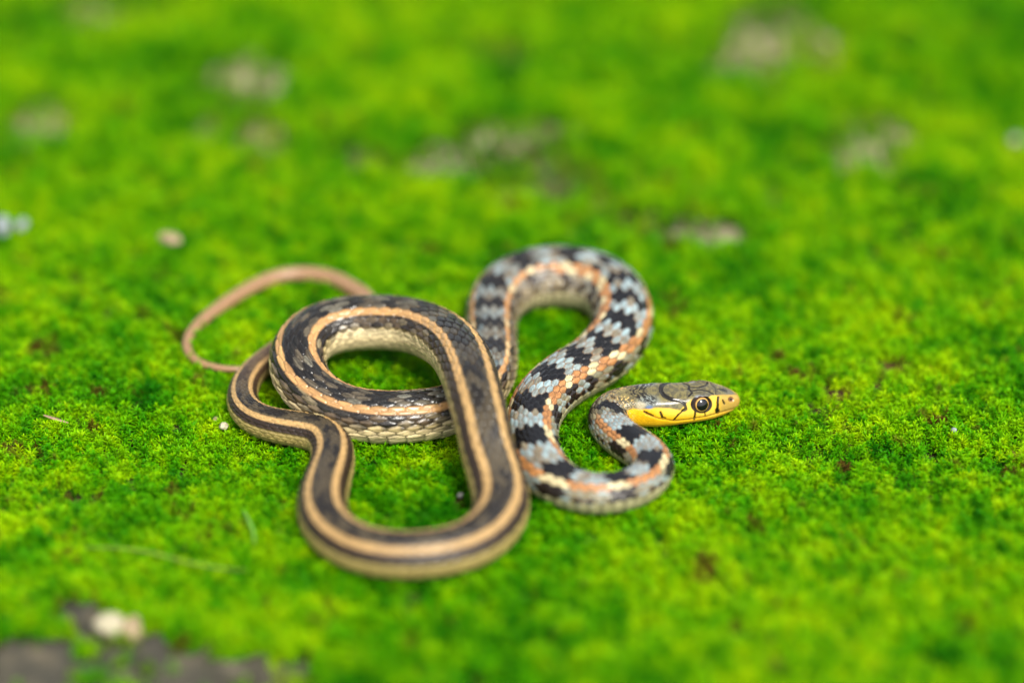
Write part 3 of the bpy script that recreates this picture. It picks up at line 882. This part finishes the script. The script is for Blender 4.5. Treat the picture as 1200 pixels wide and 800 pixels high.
print('moss shoots', n, 'body verts', len(me.vertices), 'snake length', TOTAL)

# ------------------------------------------------------------------ small things lying on the moss
def stone_mesh(name, rx, ry, rz, seed, n=28, k=18, rough=.18):
    Vv, Ff = [], []
    g = np.random.default_rng(seed)
    dirs_ = g.normal(size=(7, 3)); dirs_ /= np.linalg.norm(dirs_, axis=1)[:, None]
    cut = .72 + .2 * g.random(7)
    for i in range(k + 1):
        a_ = math.pi * i / k
        for j in range(n):
            b_ = 2 * math.pi * j / n
            p_ = np.array([math.sin(a_) * math.cos(b_), math.sin(a_) * math.sin(b_), math.cos(a_)])
            for dd, ct in zip(dirs_, cut):                 # knock facets off the ball
                e = p_ @ dd
                if e > ct: p_ = p_ - dd * (e - ct) * .9
            w_ = 1 + rough * (vnoise(np.array(p_[0] * 2.3 + seed), np.array(p_[1] * 2.3 + p_[2] * 1.7), seed) - .5) \
                + rough * .4 * (vnoise(np.array(p_[0] * 7 + seed), np.array(p_[1] * 7 + p_[2] * 5), seed + 1) - .5)
            Vv.append((p_[0] * rx * w_, p_[1] * ry * w_, p_[2] * rz * w_))
    for i in range(k):
        for j in range(n):
            Ff.append((i * n + j, (i + 1) * n + j, (i + 1) * n + (j + 1) % n, i * n + (j + 1) % n))
    return mesh_from(name, np.array(Vv), np.array(Ff))

def stone_mat(name, c1, c2, sc=900):
    m_, nt_, b_ = new_mat(name)
    t_ = nt_.nodes.new('ShaderNodeTexCoord')
    n_ = noise(nt_, sc, 6, t_.outputs['Object'])
    r__ = ramp(nt_, n_.outputs['Fac'], [(.35, c1), (.65, c2)])
    nt_.links.new(r__.outputs['Color'], b_.inputs['Base Color'])
    b_.inputs['Roughness'].default_value = .75
    bp_ = nt_.nodes.new('ShaderNodeBump'); bp_.inputs['Strength'].default_value = .5; bp_.inputs['Distance'].default_value = .0003
    nt_.links.new(n_.outputs['Fac'], bp_.inputs['Height']); nt_.links.new(bp_.outputs['Normal'], b_.inputs['Normal'])
    return m_
white_s = stone_mat('white_stone', (.20, .17, .10), (.34, .31, .21))
tan_s = stone_mat('tan_stone', (.15, .11, .06), (.25, .19, .10))
pale_s = stone_mat('pale_blue_stone', (.12, .14, .14), (.22, .25, .25))
grey_s = stone_mat('grey_stone', (.10, .10, .09), (.22, .21, .18))
def px_m(px, py):
    return depth_of(at(px, py)) / FPX
def pebble(px, py, w, h, mat, label, seed, lift=.3, name='pebble', cat='pebble'):
    q = px_m(px, py); z = float(land(np.array([at(px, py)[0]]), np.array([at(px, py)[1]]))[0])
    rz = h * q / 2 / .8
    o = link(name, stone_mesh(name, w * q / 2, max(h * q / 2 / .75, w * q * .3), rz, seed), mat)
    o.location = Vector(at(px, py, z + rz * lift)); o['label'] = label; o['category'] = cat
    o.rotation_euler[2] = seed * 1.3
    return o
def stone_on_soil(px, py, w, h, mat, label, seed, rot=0, lift=.0):
    o = pebble(px, py, w, h, mat, label, seed, lift - .5, 'stone', 'stone')
    o.rotation_euler[2] = rot
    return o
stone_on_soil(129, 733, 40, 27, white_s, 'whitish stone on the bare soil patch at the front left corner', 3, .3, .4)
stone_on_soil(154, 737, 30, 26, tan_s, 'tan stone touching the right side of the whitish stone at the front left', 8, -.2, .3)
pebble(262, 499, 11, 8, white_s, 'tiny round white pebble in the moss just left of the snake', 12, .9)
pebble(253, 491, 7, 5, tan_s, 'smaller dull pebble above the white one beside the snake', 14, .7)
pebble(1118, 503.5, 7, 5, pale_s, 'tiny shiny white grit speck in the sharp moss right of the head', 15, .9)
pebble(3, 265, 18, 20, pale_s, 'blurred pale blue stone cut by the left edge of the picture', 17, .8)
pebble(26, 263, 18, 11, pale_s, 'small blurred grey blue pebble beside the stone at the left edge', 18, .7)
pebble(200, 280, 28, 11, tan_s, 'blurred cream pebble in the moss behind the tail', 19, .7)
pebble(1190, 164, 12, 10, grey_s, 'blurred grey pebble near the right edge far behind', 23, .7)
pebble(540, 580, 9, 5, grey_s, 'dark grey pebble in the small pit inside the front loop', 27, .0)

def strip_mesh(name, pts, widths, thick, fold=.25):
    """A narrow blade with a fold, closed below."""
    P = np.array(pts, float); Vv, Ff = [], []
    n_ = len(P)
    for i in range(n_):
        t_ = P[min(i + 1, n_ - 1)] - P[max(i - 1, 0)]; t_ /= np.linalg.norm(t_)
        s_ = np.cross(t_, [0, 0, 1.0]); s_ /= np.linalg.norm(s_) + 1e-9
        w_ = widths[i]
        Vv += [P[i] + s_ * w_, P[i] - np.array([0, 0, w_ * fold]), P[i] - s_ * w_, P[i] - np.array([0, 0, w_ * fold + thick])]
    for i in range(n_ - 1):
        for j in range(4):
            Ff.append((i * 4 + j, i * 4 + (j + 1) % 4, i * 4 + 4 + (j + 1) % 4, i * 4 + 4 + j))
    return mesh_from(name, np.array(Vv), np.array(Ff))
def plant_mat(name, c, rough=.5):
    m_, nt_, b_ = new_mat(name)
    t_ = nt_.nodes.new('ShaderNodeTexCoord'); n_ = noise(nt_, 700, 4, t_.outputs['Object'])
    r__ = ramp(nt_, n_.outputs['Fac'], [(.3, tuple(v * .75 for v in c)), (.7, tuple(v * 1.2 for v in c))])
    nt_.links.new(r__.outputs['Color'], b_.inputs['Base Color']); b_.inputs['Roughness'].default_value = rough
    return m_
def blade(name, pix, w_px, mat, label, cat, z=.0012, arch=.001):
    k_ = len(pix)
    q = px_m(*pix[k_ // 2])
    c0 = at(*pix[0]); pts = []
    pp = np.array(pix, float); t_ = np.linspace(0, k_ - 1, 18)
    fx_, fy_ = np.interp(t_, range(k_), pp[:, 0]), np.interp(t_, range(k_), pp[:, 1])
    for i, (a_, b_) in enumerate(zip(fx_, fy_)):
        g0 = at(a_, b_)
        zz = float(land(np.array([g0[0]]), np.array([g0[1]]))[0]) + z + arch * math.sin(math.pi * i / 17)
        pts.append(at(a_, b_, zz) - c0)
    f_ = np.linspace(0, 1, 18)
    o = link(name, strip_mesh(name, pts, w_px * q / 2 * np.maximum(np.sin(math.pi * (f_ * .92 + .05)) ** .6, .12), q * .6), mat, loc=Vector(c0))
    o['label'] = label; o['category'] = cat
    return o
dry = plant_mat('dry_blade', (.15, .22, .01)); twig = plant_mat('dry_husk', (.30, .20, .11)); fresh = plant_mat('green_blade', (.09, .24, .02))
blade('grass_blade', [(100, 641), (140, 641), (180, 647), (215, 657), (250, 664), (290, 668)], 3.4, dry, 'long thin yellow green grass blade lying on the moss at lower left', 'grass blade', .0010)
blade('grass_blade', [(284, 595), (291, 608), (297, 622), (298, 637)], 3.6, fresh, 'short pale green grass blade leaning by the left side of the front loop', 'grass blade', .0012)
blade('husk', [(51, 486), (60, 489), (70, 492), (80, 495)], 5.0, twig, 'small brown and white husk lying in the moss at the left', 'husk', .0008, .0004)
